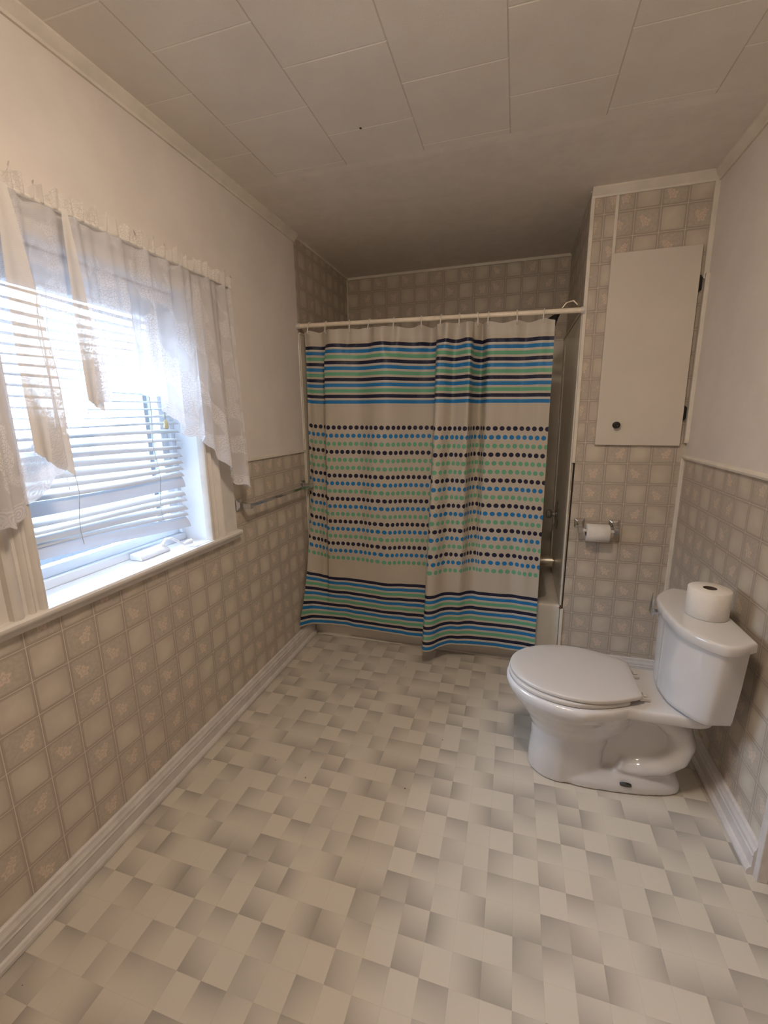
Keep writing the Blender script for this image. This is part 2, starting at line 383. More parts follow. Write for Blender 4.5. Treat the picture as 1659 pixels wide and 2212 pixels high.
mb = MB(); mb.add([(CX+.0135,-.0015,1.16),(CX+.004,-.0015,1.16),(CX+.0005,-.0015,.354),(CX+.006,-.0015,.354),(CX+.0135,.002,1.16),(CX+.004,.002,1.16),(CX+.0005,.002,.354),(CX+.006,.002,.354)],
    [(0,1,2,3),(4,5,6,7),(0,1,5,4),(1,2,6,5),(2,3,7,6),(3,0,4,7)]); struct(mb.build('gap_shade_strip', dark_gap))  # dark strip over missing trim, the gap's shade put into its colour
# nail heads in the wallpaper
# ---------------------------------------------------------------- window
win = thing('window_1', None, None, (0, (WIN0+WIN1)/2, WZ0), kind='structure')
mb = MB()      # jamb linings
mb.box((-.145, WIN1, WZ0-.01),(.004, WIN1+.02, WZ1+.02)); mb.box((-.145, WIN0-.02, WZ0-.01),(.004, WIN0, WZ1+.02)); mb.box((-.145, WIN0, WZ1),(.004, WIN1, WZ1+.02))
mb.build('jamb_lining', jamb_white, win)
mb = MB(); mb.box((-.145, WIN0-.02, WZ0-.03),(.020, WIN1+.02, WZ0)); mb.build('inner_sill', jamb_white, win, bevel=.002)
STOOL = [(0,0),(.018,0),(.022,.006),(.022,.014),(.034,.020),(.040,.028),(.040,.036),(.034,.042),(0,.042)]
mb = MB(); run(mb, STOOL, (0, -1.90, .862), (0, -.742, .862), (1,0,0)); mb.build('sill_moulding', gloss_white, win, smooth=True, angle=40)
def casing(y0, y1, z0, z1, sgn):       # inner edge y0, outer y1
    mb = MB(); s = 1 if y1 > y0 else -1
    Wd = abs(y1-y0)
    prof = [(0,0),(.020,0),(.028,.004),(.030,.012),(.027,.018),(.019,.022),(.019,.030),(.026,.034),(.030,.040),(.026,.046),(.018,.050),(.018,.058),(.026,.064),(.033,.072),(.034,.082),(.028,.090),(.012,.093),(.012,Wd),(0,Wd)]
    n = len(prof)
    run(mb, [(a, b*s) for a, b in prof], (0, y0, z0), (0, y0, z1), (1,0,0), (0,1,0))
    return mb
casing(WIN1-.002, -.746, .904, 1.965, 1).build('casing_side', gloss_white, win, smooth=True, angle=40)
casing(WIN0+.002, -1.822, .904, 1.965, -1).build('casing_side', gloss_white, win, smooth=True, angle=40)
mb = MB(); run(mb, [(0,0),(.020,0),(.028,.004),(.030,.012),(.019,.022),(.026,.034),(.018,.05),(.033,.072),(.028,.09),(.012,.093),(0,.093)], (0, -1.82, WZ1-.002), (0, -.748, WZ1-.002), (1,0,0)); mb.build('casing_head', gloss_white, win, smooth=True, angle=40)
# vinyl sash
mb = MB(); fx0, fx1 = -.145, -.105
def frame(mb, x0, x1, ya, yb, za, zb, w, wt=None, wb=None):
    mb.box((x0, ya, za),(x1, yb, za+(wb or w))); mb.box((x0, ya, zb-(wt or w)),(x1, yb, zb)); mb.box((x0, ya, za+(wb or w)),(x1, ya+w, zb-(wt or w))); mb.box((x0, yb-w, za+(wb or w)),(x1, yb, zb-(wt or w)))
frame(mb, fx0, fx1, WIN0, WIN1, WZ0, WZ1, .022, wb=.030)
frame(mb, fx0-.01, fx0+.024, WIN0+.022, WIN1-.022, WZ0+.03, WZ1-.022, .034, wt=.06)
mb.build('sash_frame', vinyl_white, win, bevel=.003)
def glass_mat():
    t = NT('window_glass'); t.n.remove(t.bsdf)
    g = t.node('ShaderNodeBsdfGlossy'); g.inputs['Roughness'].default_value = .02; tr = t.node('ShaderNodeBsdfTransparent'); tr.inputs[0].default_value = (.95,.97,1,1)
    mx = t.node('ShaderNodeMixShader'); lw = t.node('ShaderNodeFresnel'); lw.inputs[0].default_value = 1.3
    t.l.new(lw.outputs[0], mx.inputs[0]); t.l.new(tr.outputs[0], mx.inputs[1]); t.l.new(g.outputs[0], mx.inputs[2]); t.l.new(mx.outputs[0], t.out.inputs[0]); return t.mat
mb = MB(); mb.box((-.140, WIN0+.05, WZ0+.06),(-.136, WIN1-.05, WZ1-.07)); mb.build('glass_pane', glass_mat(), win)
# casement crank on the sill
ck = thing('window_crank', 'white casement window crank with folded handle on the window sill', 'crank', (-.07,-1.16,WZ0))
mb = MB()
prof = [(-.093,0),(-.040,0),(-.040,.008),(-.052,.019),(-.093,.024)]
vs = [(x, y, WZ0+.0005+z) for y in (-1.245,-1.105) for x, z in prof]
mb.add(vs, [(0,1,2,3,4),(9,8,7,6,5)]+[(k,(k+1)%5,5+(k+1)%5,5+k) for k in range(5)]); mb.build('crank_housing', vinyl_white, ck, bevel=.003)
mb = MB(); mb.lathe([(.011,0),(.012,.006),(.010,.014),(.0,.016)], (-.062,-1.118,WZ0+.016)); 
mb.tube([(-.062,-1.118,WZ0+.028),(-.056,-1.105,WZ0+.045),(-.045,-1.085,WZ0+.043),(-.030,-1.06,WZ0+.020),(-.022,-1.052,WZ0+.012)], [.009,.008,.0065,.006,.007], 12, sq=(1,.7))
arm = mb.build('crank_arm', vinyl_white, ck, smooth=True, angle=60)
mb = MB(); mb.tube([(-.024,-1.054,WZ0+.010),(-.010,-1.036,WZ0+.018),(-.002,-1.026,WZ0+.021)], [.006,.011,.010], 14); mb.build('crank_knob', vinyl_white, arm, smooth=True, angle=60)

# ---------------------------------------------------------------- blinds
def slat_mat():
    t = NT('blind_slat'); t.bsdf.inputs['Base Color'].default_value = (.72,.72,.71,1); t.set(Roughness=.45)
    tl = t.node('ShaderNodeBsdfTranslucent'); tl.inputs[0].default_value = (.62,.66,.74,1)
    mx = t.node('ShaderNodeMixShader'); mx.inputs[0].default_value = .30
    t.l.new(t.bsdf.outputs[0], mx.inputs[1]); t.l.new(tl.outputs[0], mx.inputs[2]); t.l.new(mx.outputs[0], t.out.inputs[0]); return t.mat
slat_m = slat_mat()
bx = -.060
bl = thing('window_blind', 'white slatted venetian blind hanging crookedly in the window', 'blind', (bx, -1.28, 1.83))
mb = MB(); mb.box((bx-.022, WIN0+.008, 1.825),(bx+.022, WIN1-.012, 1.865)); mb.build('headrail', vinyl_white, bl, bevel=.003)
def slat(mb, zr, zl, tilt, w=.042, ph=0.0, xo=0.0):
    NY, NX = 14, 6; vs = []; y0, y1 = WIN0+.010, WIN1-.040
    for thick in (0, 1):
        for i in range(NY+1):
            f = i/NY; y = y0+(y1-y0)*f; zc = zl+(zr-zl)*f + .004*math.sin(f*PI*1.3+ph)
            ta = tilt + .12*math.sin(f*4+ph)
            for k in range(NX+1):
                a = (k/NX-.5); cx = a*w; cz = .005*(1-4*a*a) - thick*.0009
                vs.append((bx+xo + cx*math.cos(ta)+cz*math.sin(ta), y, zc - cx*math.sin(ta)+cz*math.cos(ta)))
    n = (NY+1)*(NX+1); fs = []
    for i in range(NY):
        for k in range(NX):
            a = i*(NX+1)+k; fs.append((a, a+1, a+NX+2, a+NX+1)); fs.append((n+a, n+a+NX+1, n+a+NX+2, n+a+1))
    for i in range(NY):
        for k in (0, NX):
            a = i*(NX+1)+k; fs.append((a, a+NX+1, n+a+NX+1, n+a))
    for i in (0, NY):
        for k in range(NX):
            a = i*(NX+1)+k; fs.append((a, a+1, n+a+1, n+a))
    mb.add(vs, fs)
zz = 1.806; SL = []
while zz > 1.375:
    SL.append((zz, zz-.003, .10, 0)); zz -= .0278
low = [(1.36,1.36,.30,0),(1.329,1.330,.25,0),(1.301,1.301,.45,0),(1.273,1.276,.55,0),(1.246,1.250,.55,0),(1.217,1.222,.5,0),(1.190,1.196,.5,0),(1.157,1.166,1.1,.006),
       (1.110,1.124,.55,0),(1.086,1.100,.30,0),(1.055,1.080,.50,0),(1.030,1.062,.45,0),(.998,1.040,1.15,.008)]
mb = MB()
for i, (a, b, ti, xo) in enumerate(SL + low): slat(mb, a, b, ti, w=.046 if ti > 1 else .030+.004*(i % 3), ph=i*.7, xo=xo)
mb.build('slats', slat_m, bl, smooth=True, angle=60)
mb = MB()
for y in (-1.445, -1.120):
    for dx in (-.016, .020):
        pts = [(bx+dx+.003*math.sin(k*1.3), y+.006*math.sin(k*.9), 1.83-k*.04-(.0 if k < 20 else 0)) for k in range(21)]
        mb.tube(pts, .0011, 5)
mb.build('ladder_cord', cord_m, bl)
mb = MB()
for dy in (-.003, .003): mb.tube([(bx+.026, -1.06+dy, 1.84),(bx+.03, -1.062+dy, 1.6),(bx+.03, -1.063+dy*.5, 1.405)], .0012, 5)
pc = mb.build('pull_cord', cord_m, bl)
mb = MB(); mb.lathe([(.003,0),(.0085,.004),(.009,.012),(.0065,.018),(.008,.024),(.006,.032),(.002,.036)], (bx+.03,-1.063,1.372), n=16); mb.build('cord_tassel', tassel_m, pc, smooth=True)

# ---------------------------------------------------------------- lace valance
def lace_mat(name, base_a=.55, dense=1.0, col=(.86,.84,.85), tl=.40, scal=1.0):
    t = NT(name); tc = t.node('ShaderNodeUVMap'); q = t.node('ShaderNodeSeparateXYZ'); t.l.new(tc.outputs[0], q.inputs[0])
    u, v = q.outputs[0], q.outputs[1]; uv = t.comb(u, v, 0)
    n = t.noise(uv, 14, 3, .6)
    # leafy motif : small petals with fine outlines, gathered in sprays
    wv = t.comb(t.m('ADD', u, t.m('MULTIPLY', n, .05)), t.m('ADD', v, t.m('MULTIPLY', n, .03)), 0)
    vo = t.node('ShaderNodeTexVoronoi', feature='DISTANCE_TO_EDGE', voronoi_dimensions='2D'); t.l.new(wv, vo.inputs['Vector']); vo.inputs['Scale'].default_value = 120
    d = vo.outputs['Distance']
    petal = t.ss(d, .03, .12)
    n3 = t.noise(uv, 9, 2, .5)
    motif = t.m('MULTIPLY', t.ss(n3, .47, .53), t.m('ADD', .35, t.m('MULTIPLY', t.ss(v, .45, .1), .65)))
    pat = t.m('MULTIPLY', petal, motif)
    # scalloped border : rings about points on a line near the hem
    su = t.m('SUBTRACT', t.m('FRACT', t.m('DIVIDE', u, .036)), .5)
    r = t.m('SQRT', t.m('ADD', t.m('MULTIPLY', su, su), t.m('POWER', t.m('DIVIDE', t.m('SUBTRACT', v, .020), .036), 2)))
    sc = t.m('MULTIPLY', t.ss(t.m('SINE', t.m('MULTIPLY', r, 32)), -.3, .3), t.m('MULTIPLY', t.ss(v, .05, .035), scal))
    pat = t.m('MAXIMUM', pat, sc)
    border = t.ss(v, .19, .03)
    # net holes
    hx = t.m('SINE', t.m('MULTIPLY', u, 1500)); hy = t.m('SINE', t.m('MULTIPLY', v, 1500))
    net = t.m('MULTIPLY', t.m('MULTIPLY', hx, hy), .06)
    a = t.m('ADD', base_a, t.m('MULTIPLY', border, .22))
    a = t.m('ADD', a, net)
    a = t.m('ADD', a, t.m('MULTIPLY', pat, dense-base_a-.1), clamp=True)
    df = t.node('ShaderNodeBsdfDiffuse'); df.inputs[0].default_value = col+(1,)
    tr = t.node('ShaderNodeBsdfTranslucent'); tr.inputs[0].default_value = tuple(c*.95 for c in col)+(1,)
    m1 = t.node('ShaderNodeMixShader'); m1.inputs[0].default_value = tl; t.l.new(df.outputs[0], m1.inputs[1]); t.l.new(tr.outputs[0], m1.inputs[2])
    tp = t.node('ShaderNodeBsdfTransparent'); m2 = t.node('ShaderNodeMixShader'); t.l.new(a, m2.inputs[0]); t.l.new(tp.outputs[0], m2.inputs[1]); t.l.new(m1.outputs[0], m2.inputs[2])
    t.l.new(m2.outputs[0], t.out.inputs[0]); t.n.remove(t.bsdf); return t.mat
lace = lace_mat('lace'); lace_thick_shaded = lace_mat('lace_double_shaded', .82, 1.0, (.74,.70,.66), .12); lace_ruffle = lace_mat('lace_ruffle', .50, .9, (.80,.76,.72), .40, 0.0)  # tails: same lace, denser, with backlit shade put into the darker colour
def interp(tab, q):
    if q <= tab[0][0]: return tab[0][1]
    for (a, b), (c, d) in zip(tab, tab[1:]):
        if q <= c:
            f = (q-a)/(c-a); return b+(d-b)*f
    return tab[-1][1]
def sheet(name, y0, y1, hem, top, xfn, mat, parent, NU=260, NV=50, scallop=.008, ufac=1.35):
    vs = []; uvs = []; fs = []
    for i in range(NU+1):
        f = i/NU; y = y0+(y1-y0)*f; u = (y-y0)*ufac
        zt = top(y) if callable(top) else top
        zh = interp(hem, y) - scallop*abs(math.sin(PI*u/.036))
        for k in range(NV+1):
            g = k/NV; z = zt+(zh-zt)*g
            xx, yy = xfn(y, g, z)
            vs.append((xx, yy, z)); uvs.append((u, z-zh))
    for i in range(NU):
        for k in range(NV):
            a = i*(NV+1)+k; fs.append((a, a+1, a+NV+2, a+NV+1))
    me = bpy.data.meshes.new(name); me.from_pydata(vs, [], fs); uvl = me.uv_layers.new(name='UVMap')
    for p in me.polygons:
        for li in p.loop_indices: uvl.data[li].uv = uvs[me.loops[li].vertex_index]
    me.materials.append(mat); me.shade_smooth()
    o = bpy.data.objects.new(name, me); COL.objects.link(o)
    o.parent = parent; o.matrix_parent_inverse = Matrix.Translation(-parent.location)
    return o
va = thing('lace_valance', 'white floral lace swag valance with scalloped hem gathered over the window', 'curtain', (.07,-1.28,1.94))
HEM = [(-1.88,1.175),(-1.80,1.16),(-1.704,1.158),(-1.66,1.175),(-1.635,1.20),(-1.60,1.245),(-1.56,1.30),(-1.52,1.40),(-1.47,1.43),(-1.43,1.455),(-1.35,1.495),(-1.25,1.50),(-1.185,1.485),(-1.13,1.43),(-1.07,1.372),(-1.03,1.345),(-1.0,1.33),
       (-.985,1.355),(-.93,1.30),(-.895,1.235),(-.86,1.195),(-.845,1.165),(-.80,1.13),(-.76,1.112),(-.70,1.105),(-.66,1.108)]
def vx(y, g, z):
    a = .006+.016*g
    w = math.sin(y*62+1.2*math.sin(y*17)) + .5*math.sin(y*128+.8)
    return .068 + a*w + .012*math.sin(y*9+2)*g, y + .05*g*(.5-abs(y+1.28))*0 + (.055*g*max(0, (y+1.0)) if y > -1.0 else 0)
sheet('swag_panel', -1.88, -.722, HEM, 1.940, vx, lace, va)
def vr(y, g, z):
    w = math.sin(y*210+2*math.sin(y*37)); return .068+.010*w*(1-g*.5)+.004, y+.004*math.sin(y*90)*(1-g)
sheet('header_ruffle', -1.88, -.722, [(-2,1.938),(0,1.938)], lambda y: 1.980+.009*math.sin(y*120)+.006*math.sin(y*47)+.006*math.sin(y*260), vr, lace_ruffle, va, NU=400, NV=8, scallop=0, ufac=2)
# folded back tails hanging in front, double lace coloured darker for its backlit shade
def tail(ya, yb, z0a, z0b, zpa, zpb, xo, nm='jabot_fold'):
    ym = (ya+yb)/2-.012
    hem = [(ya, zpa), (ya+(yb-ya)*.55, zpa-(zpa-zpb)*.45), (yb, zpb)]
    def fx(y, g, z): return .090+xo+.012*math.sin(y*80)*g, ym+(y-ym)*(.25+.75*min(1, g*1.6)**.8)
    sheet(nm, ya, yb, hem, 1.938, fx, lace_thick_shaded, va, NU=40, NV=50, scallop=.004, ufac=1.5)
tail(-1.640, -1.548, 0, 0, 1.33, 1.262, .0)
tail(-1.478, -1.418, 0, 0, 1.46, 1.435, .002)
cr = thing('valance_rod', 'thin white rod carrying the lace valance above the window', 'curtain rod', (.07,-1.28,1.945))
mb = MB(); mb.tube([(.004,-.735,1.940),(.05,-.732,1.940),(.068,-.745,1.940),(.068,-1.3,1.940),(.068,-1.86,1.940),(.05,-1.875,1.940),(.004,-1.872,1.940)], .006, 10); mb.build('rod', gloss_white, cr, smooth=True)

# ---------------------------------------------------------------- bathtub
tub = thing('bathtub', 'white alcove bathtub with plain apron behind the striped shower curtain', 'bathtub', (CX/2,.4,0))
mb = MB(); RZ = .366
def rrect(x0, x1, y0, y1, r, z, n=8):
    out = []
    for (cx, cy, a0) in ((x1-r, y0+r, -90), (x1-r, y1-r, 0), (x0+r, y1-r, 90), (x0+r, y0+r, 180)):
        for k in range(n+1):
            a = math.radians(a0+90*k/n); out.append((cx+r*math.cos(a), cy+r*math.sin(a), z))
    return out
x0, x1, y0, y1 = .006, CX-.006, .008, D-.012
rings = [rrect(x0, x1, y0+.012, y1, .004, 0), rrect(x0, x1, y0+.012, y1, .004, .05), rrect(x0, x1, y0+.004, y1, .004, .07), rrect(x0, x1, y0, y1, .004, RZ-.04), rrect(x0, x1, y0, y1, .004, RZ-.012), rrect(x0+.002, x1-.002, y0+.004, y1, .006, RZ-.003), rrect(x0+.006, x1-.006, y0+.012, y1-.004, .008, RZ),
         rrect(x0+.075, x1-.055, y0+.075, y1-.05, .10, RZ-.002), rrect(x0+.085, x1-.065, y0+.085, y1-.06, .10, RZ-.012), rrect(x0+.20, x1-.10, y0+.11, y1-.09, .12, .16), rrect(x0+.30, x1-.16, y0+.16, y1-.14, .12, .075), rrect(x0+.5, x1-.4, y0+.3, y1-.28, .06, .07)]
mb.loft(rings, cap=False); n = len(rings[0]); mb.f.append(tuple((len(rings)-1)*n+k for k in range(n))); mb.m.append(0)
mb.build('tub_shell', tub_white, tub, smooth=True, angle=50)
mb = MB(); mb.lathe([(0,0),(.034,0),(.034,-.006),(.028,-.012),(0,-.014)], (CX-.062,.47,.262), axis='X', n=28); op = mb.build('overflow_plate', chrome, tub, smooth=True, angle=40)
mb = MB(); mb.tube([(CX-.076,.47,.272),(CX-.10,.47,.258)], .006, 8); mb.build('overflow_lever', chrome, op, smooth=True)
mb = MB(); mb.box((.03,-.0,.0),(CX-.01,.019,.006)); mb.build('caulk_line', trim_cream, tub)
# surround panels
su = thing('tub_surround', 'beige moulded panels lining the bathtub walls behind the curtain', 'wall panel', (CX/2,D,RZ))
mb = MB(); mb.box((.002,.004,RZ+.001),(.010,D-.002,1.883)); mb.build('side_panel', surround, su, bevel=.002)
mb = MB(); mb.box((.010,D-.010,RZ+.001),(CX-.010,D-.001,1.883)); mb.box((CX-.13,D-.016,RZ+.001),(CX-.11,D-.009,1.84)); mb.build('back_panel', surround, su, bevel=.002)
mb = MB(); mb.box((CX-.010,.004,RZ+.001),(CX-.001,D-.002,1.883)); mb.box((CX-.016,.66,RZ+.001),(CX-.009,.70,1.83)); mb.build('side_panel', surround, su, bevel=.002)
mb = MB(); mb.box((.002,.0,1.883),(.014,D,1.893)); mb.box((.01,D-.014,1.883),(CX,D,1.893)); mb.box((CX-.014,.0,1.883),(CX,D,1.893)); mb.build('panel_edge_trim', trim_cream, su)
# taps and shower head
sv = thing('shower_valve', 'round chrome shower valve plate with knob on the alcove side wall', 'shower valve', (CX-.01,.47,.787))
mb = MB(); mb.lathe([(0,-.016),(.03,-.016),(.078,-.010),(.092,-.004),(.094,0)], (CX-.0105,.47,.787), axis='X', n=40); mb.build('escutcheon', chrome, sv, smooth=True, angle=40)
mb = MB(); mb.lathe([(.016,-.016),(.016,-.03),(.026,-.034),(.030,-.045),(.026,-.062),(.016,-.068),(0,-.069)], (CX-.0105,.47,.787), axis='X', n=12); mb.build('valve_knob', chrome, sv, smooth=True, angle=20)
sp = thing('tub_spout', 'brushed metal bathtub spout just right of the curtain edge', 'tap', (CX-.01,.47,.471))
mb = MB(); mb.tube([(CX-.011,.47,.474),(CX-.022,.47,.474)], .014, 20); mb.tube([(CX-.020,.47,.472),(CX-.05,.47,.472),(CX-.12,.47,.469),(CX-.135,.47,.466)], [.034,.034,.028,.024], 28); mb.build('spout_body', steel, sp, smooth=True, angle=40)
mb = MB(); mb.lathe([(.010,0),(.012,-.01),(.010,-.014),(0,-.014)], (CX-.115,.47,.447), n=16); mb.build('spout_outlet', steel, sp, smooth=True, angle=40)
sh = thing('wall_shower', 'dark metal shower arm and head rising above the curtain rod', 'shower head', (CX,.25,1.93))
mb = MB(); mb.tube([(CX-.001,.20,1.955),(CX-.03,.20,1.985),(CX-.065,.20,1.975),(CX-.10,.20,1.93)], .009, 12); mb.lathe([(.028,0),(.024,-.006),(.010,-.010)], (CX-.001,.20,1.955), axis='X', n=20); mb.build('shower_arm', steel, sh, smooth=True, angle=50)
mb = MB(); mb.tube([(CX-.095,.20,1.938),(CX-.11,.20,1.915),(CX-.135,.20,1.885),(CX-.14,.20,1.88)], [.010,.014,.030,.029], 20); mb.build('spray_head', black_metal, sh, smooth=True, angle=50)

# ---------------------------------------------------------------- shower rod, rings, curtain
RODY = -.012
def rodz(x): return 1.925 - .0215*x
rd = thing('shower_curtain_rod', 'cream enamelled rod spanning the bathtub alcove', 'curtain rod', (CX/2, RODY, 1.9))
mb = MB(); mb.tube([(.020,RODY,rodz(.02)),(CX-.014,RODY,rodz(CX-.014))], .0125, 20); mb.build('tube', rod_cream, rd, smooth=True)
mb = MB(); mb.tube([(.001,RODY,rodz(0)),(.022,RODY,rodz(.02))], [.016,.015], 20); mb.build('end_cap', gloss_white, rd, smooth=True, angle=40)
mb = MB(); mb.tube([(CX-.016,RODY,rodz(CX)),(CX+.0,RODY,rodz(CX))], [.015,.016], 20); mb.build('end_cap', gloss_white, rd, smooth=True, angle=40)
# curtain profile : s -> top (X,Y), bottom (X,Y), hem height
PT = [ # s, Xtop, Ytop, Xbot, Ybot, zhem
 (0,.050,.018,.014,-.195,.150),(.05,.090,.020,.052,-.09,.128),(.11,.182,.036,.110,-.045,.112),(.128,.190,.000,.132,-.036,.110),(.145,.200,-.060,.150,-.035,.110),(.20,.300,-.052,.240,-.030,.110),(.26,.395,-.022,.340,-.040,.110),(.33,.500,-.060,.440,-.045,.110),
 (.38,.565,-.066,.530,-.050,.110),(.44,.650,.004,.620,-.055,.110),(.50,.740,.044,.705,-.060,.110),(.545,.812,.036,.768,-.060,.110),(.565,.818,-.015,.772,-.120,.108),(.58,.838,-.085,.784,-.195,.106),(.60,.870,-.080,.828,-.190,.106),(.635,.915,-.030,.872,-.130,.106),
 (.665,.960,-.060,.915,-.088,.107),(.70,1.002,-.082,.965,-.080,.108),(.715,1.008,-.045,.985,-.075,.108),(.73,1.012,.020,1.005,-.072,.108),(.755,1.045,.070,1.040,-.068,.108),(.785,1.085,.004,1.080,-.062,.108),(.84,1.160,.010,1.175,-.055,.108),(.90,1.240,.030,1.265,-.055,.106),(.95,1.325,.010,1.335,-.055,.104),(1,1.396,.005,1.392,-.055,.100)]
def cat(tab, s):
    n = len(tab)
    for i in range(n-1):
        if s <= tab[i+1][0] or i == n-2:
            f = (s-tab[i][0])/(tab[i+1][0]-tab[i][0]); f2 = f*f; f3 = f2*f
            p0, p1, p2, p3 = tab[max(i-1,0)], tab[i], tab[i+1], tab[min(i+2,n-1)]
            h = p2[0]-p1[0]
            res = []
            for k in range(1, 6):
                m1 = (p2[k]-p0[k])/max(1e-6, (p2[0]-p0[0]))*h; m2 = (p3[k]-p1[k])/max(1e-6, (p3[0]-p1[0]))*h
                res.append((2*f3-3*f2+1)*p1[k]+(f3-2*f2+f)*m1+(-2*f3+3*f2)*p2[k]+(f3-f2)*m2)
            return res
def curtain_mat():
    t = NT('peva_curtain'); tc = t.node('ShaderNodeUVMap'); q = t.node('ShaderNodeSeparateXYZ'); t.l.new(tc.outputs[0], q.inputs[0])
    u, v = q.outputs[0], q.outputs[1]
    base = (.60,.535,.445); navy = (.012,.014,.045); blue = (.016,.20,.50); green = (.15,.43,.27)
    def pick(k):       # k = floor index -> colour by k mod 3
        md = t.m('MODULO', k, 3.0)
        c = t.mix(t.m('GREATER_THAN', md, .5), navy, blue); return t.mix(t.m('GREATER_THAN', md, 1.5), c, green)
    def stripes(ztop, n, pitch):
        k = t.m('DIVIDE', t.m('SUBTRACT', ztop+pitch/2, v), pitch); fk = t.m('FLOOR', k); fr = t.m('SUBTRACT', k, fk)
        inside = t.m('MULTIPLY', t.m('GREATER_THAN', k, 0), t.m('LESS_THAN', k, float(n)))
        msk = t.m('MULTIPLY', t.m('LESS_THAN', t.m('ABSOLUTE', t.m('SUBTRACT', fr, .5)), .305), inside)
        pale = t.m('MULTIPLY', t.m('MULTIPLY', t.m('LESS_THAN', t.m('ABSOLUTE', t.m('SUBTRACT', fr, .90)), .10), t.m('LESS_THAN', t.m('MODULO', fk, 3.0), .5)), inside)
        return msk, pick(fk), pale
    m1, c1, q1 = stripes(1.806, 11, .0308); m2, c2, q2 = stripes(.412, 11, .0306)
    k = t.m('DIVIDE', t.m('SUBTRACT', 1.354+.0471/2, v), .0471); fk = t.m('FLOOR', k); fr = t.m('SUBTRACT', t.m('SUBTRACT', k, fk), .5)
    ins = t.m('MULTIPLY', t.m('GREATER_THAN', k, 0), t.m('LESS_THAN', k, 18.0))
    # rows: N B G N G G then N B G ...
    cd = pick(fk); cd = t.mix(t.m('COMPARE', fk, 4.0, .1), cd, green)
    uo = t.m('ADD', t.m('DIVIDE', u, .0335), t.m('MULTIPLY', fk, .5)); fu = t.m('SUBTRACT', t.m('FRACT', uo), .5)
    r = t.m('SQRT', t.m('ADD', t.m('POWER', t.m('MULTIPLY', fu, .0335), 2), t.m('POWER', t.m('MULTIPLY', fr, .0471), 2)))
    md = t.m('MULTIPLY', t.m('LESS_THAN', r, .0124), ins)
    n = t.noise(t.comb(u, v, 0), 260, 2, .6); wear = t.m('MULTIPLY', t.ss(n, .58, .72), .22)
    c = t.mix(t.m('MAXIMUM', q1, q2), base, (.66,.62,.58))
    topband = t.m('GREATER_THAN', v, 1.835); c = t.mix(topband, c, (.62,.565,.49))
    c = t.mix(m1, c, c1); c = t.mix(m2, c, c2); c = t.mix(md, c, cd)
    pr = t.m('MAXIMUM', m1, t.m('MAXIMUM', m2, md)); c = t.mix(t.m('MULTIPLY', wear, pr), c, base)
    t.put(t.bsdf.inputs['Base Color'], c); t.set(Roughness=.44); t.bsdf.inputs['Specular IOR Level'].default_value = .32
    t.bump(t.noise(t.comb(t.m('MULTIPLY', u, 3.0), v, 0), 9, 3), .12, .01)
    tl = t.node('ShaderNodeBsdfTranslucent'); t.l.new(c, tl.inputs[0]); mx = t.node('ShaderNodeMixShader'); mx.inputs[0].default_value = .16
    t.l.new(t.bsdf.outputs[0], mx.inputs[1]); t.l.new(tl.outputs[0], mx.inputs[2])
    tp = t.node('ShaderNodeBsdfTransparent'); m3 = t.node('ShaderNodeMixShader')
    t.put(m3.inputs[0], t.m('ADD', .90, t.m('MULTIPLY', pr, .1)))
    t.l.new(tp.outputs[0], m3.inputs[1]); t.l.new(mx.outputs[0], m3.inputs[2]); t.l.new(m3.outputs[0], t.out.inputs[0])
    return t.mat
def make_curtain():
    NU, NV = 360, 90; vs = []; uvs = []; fs = []
    arc = [0.0]; prev = None
    cols = [cat(PT, i/NU) for i in range(NU+1)]
    for i in range(1, NU+1):
        a, b = cols[i-1], cols[i]; arc.append(arc[-1]+math.hypot(b[0]-a[0], b[1]-a[1]))
    rings_x = [.084,.187,.327,.444,.582,.73,.839,.931,1.021,1.079,1.215,1.346]
    for i in range(NU+1):
        xt, yt, xb, yb, zh = cols[i]; s = i/NU
        nearest = min(abs(xt-r) for r in rings_x)
        ztop = rodz(xt) - .030 - .012*min(1, nearest/.06)
        for k in range(NV+1):
            g = k/NV; z = ztop+(zh-ztop)*g
            # leans out faster low down
            e = g**1.15
            wv = .002*math.sin(s*70+g*3)*math.sin(PI*g) + .004*pnoise(Vector((s*22, g*3, 0)))*2
            x = xt+(xb-xt)*e; y = yt+(yb-yt)*g**(1.5+3.0*max(0, 1-s/.10)) - .028 + wv
            nr = min(rings_x, key=lambda q: abs(xt-q)); wgt = math.exp(-((xt-nr)/.030)**2)*max(0, 1-g/.10)
            y += (RODY-.020-y)*wgt
            # pattern height (straight rows), independent of hanging sag
            znom = rodz(xt)-.036; pv = .088 + (1.895-.088)*(z-zh)/(znom-zh)
            vs.append((x, y, z)); uvs.append((arc[i]*1.0, pv))
    for i in range(NU):
        for k in range(NV):
            a = i*(NV+1)+k; fs.append((a, a+1, a+NV+2, a+NV+1))
    me = bpy.data.meshes.new('shower_curtain'); me.from_pydata(vs, [], fs); uvl = me.uv_layers.new(name='UVMap')
    for p in me.polygons:
        for li in p.loop_indices: uvl.data[li].uv = uvs[me.loops[li].vertex_index]
    me.materials.append(curtain_mat()); me.shade_smooth()
    o = bpy.data.objects.new('shower_curtain', me); COL.objects.link(o)
    tag(o, 'shower curtain with blue, navy and green stripes and rows of dots', 'shower curtain')
make_curtain()
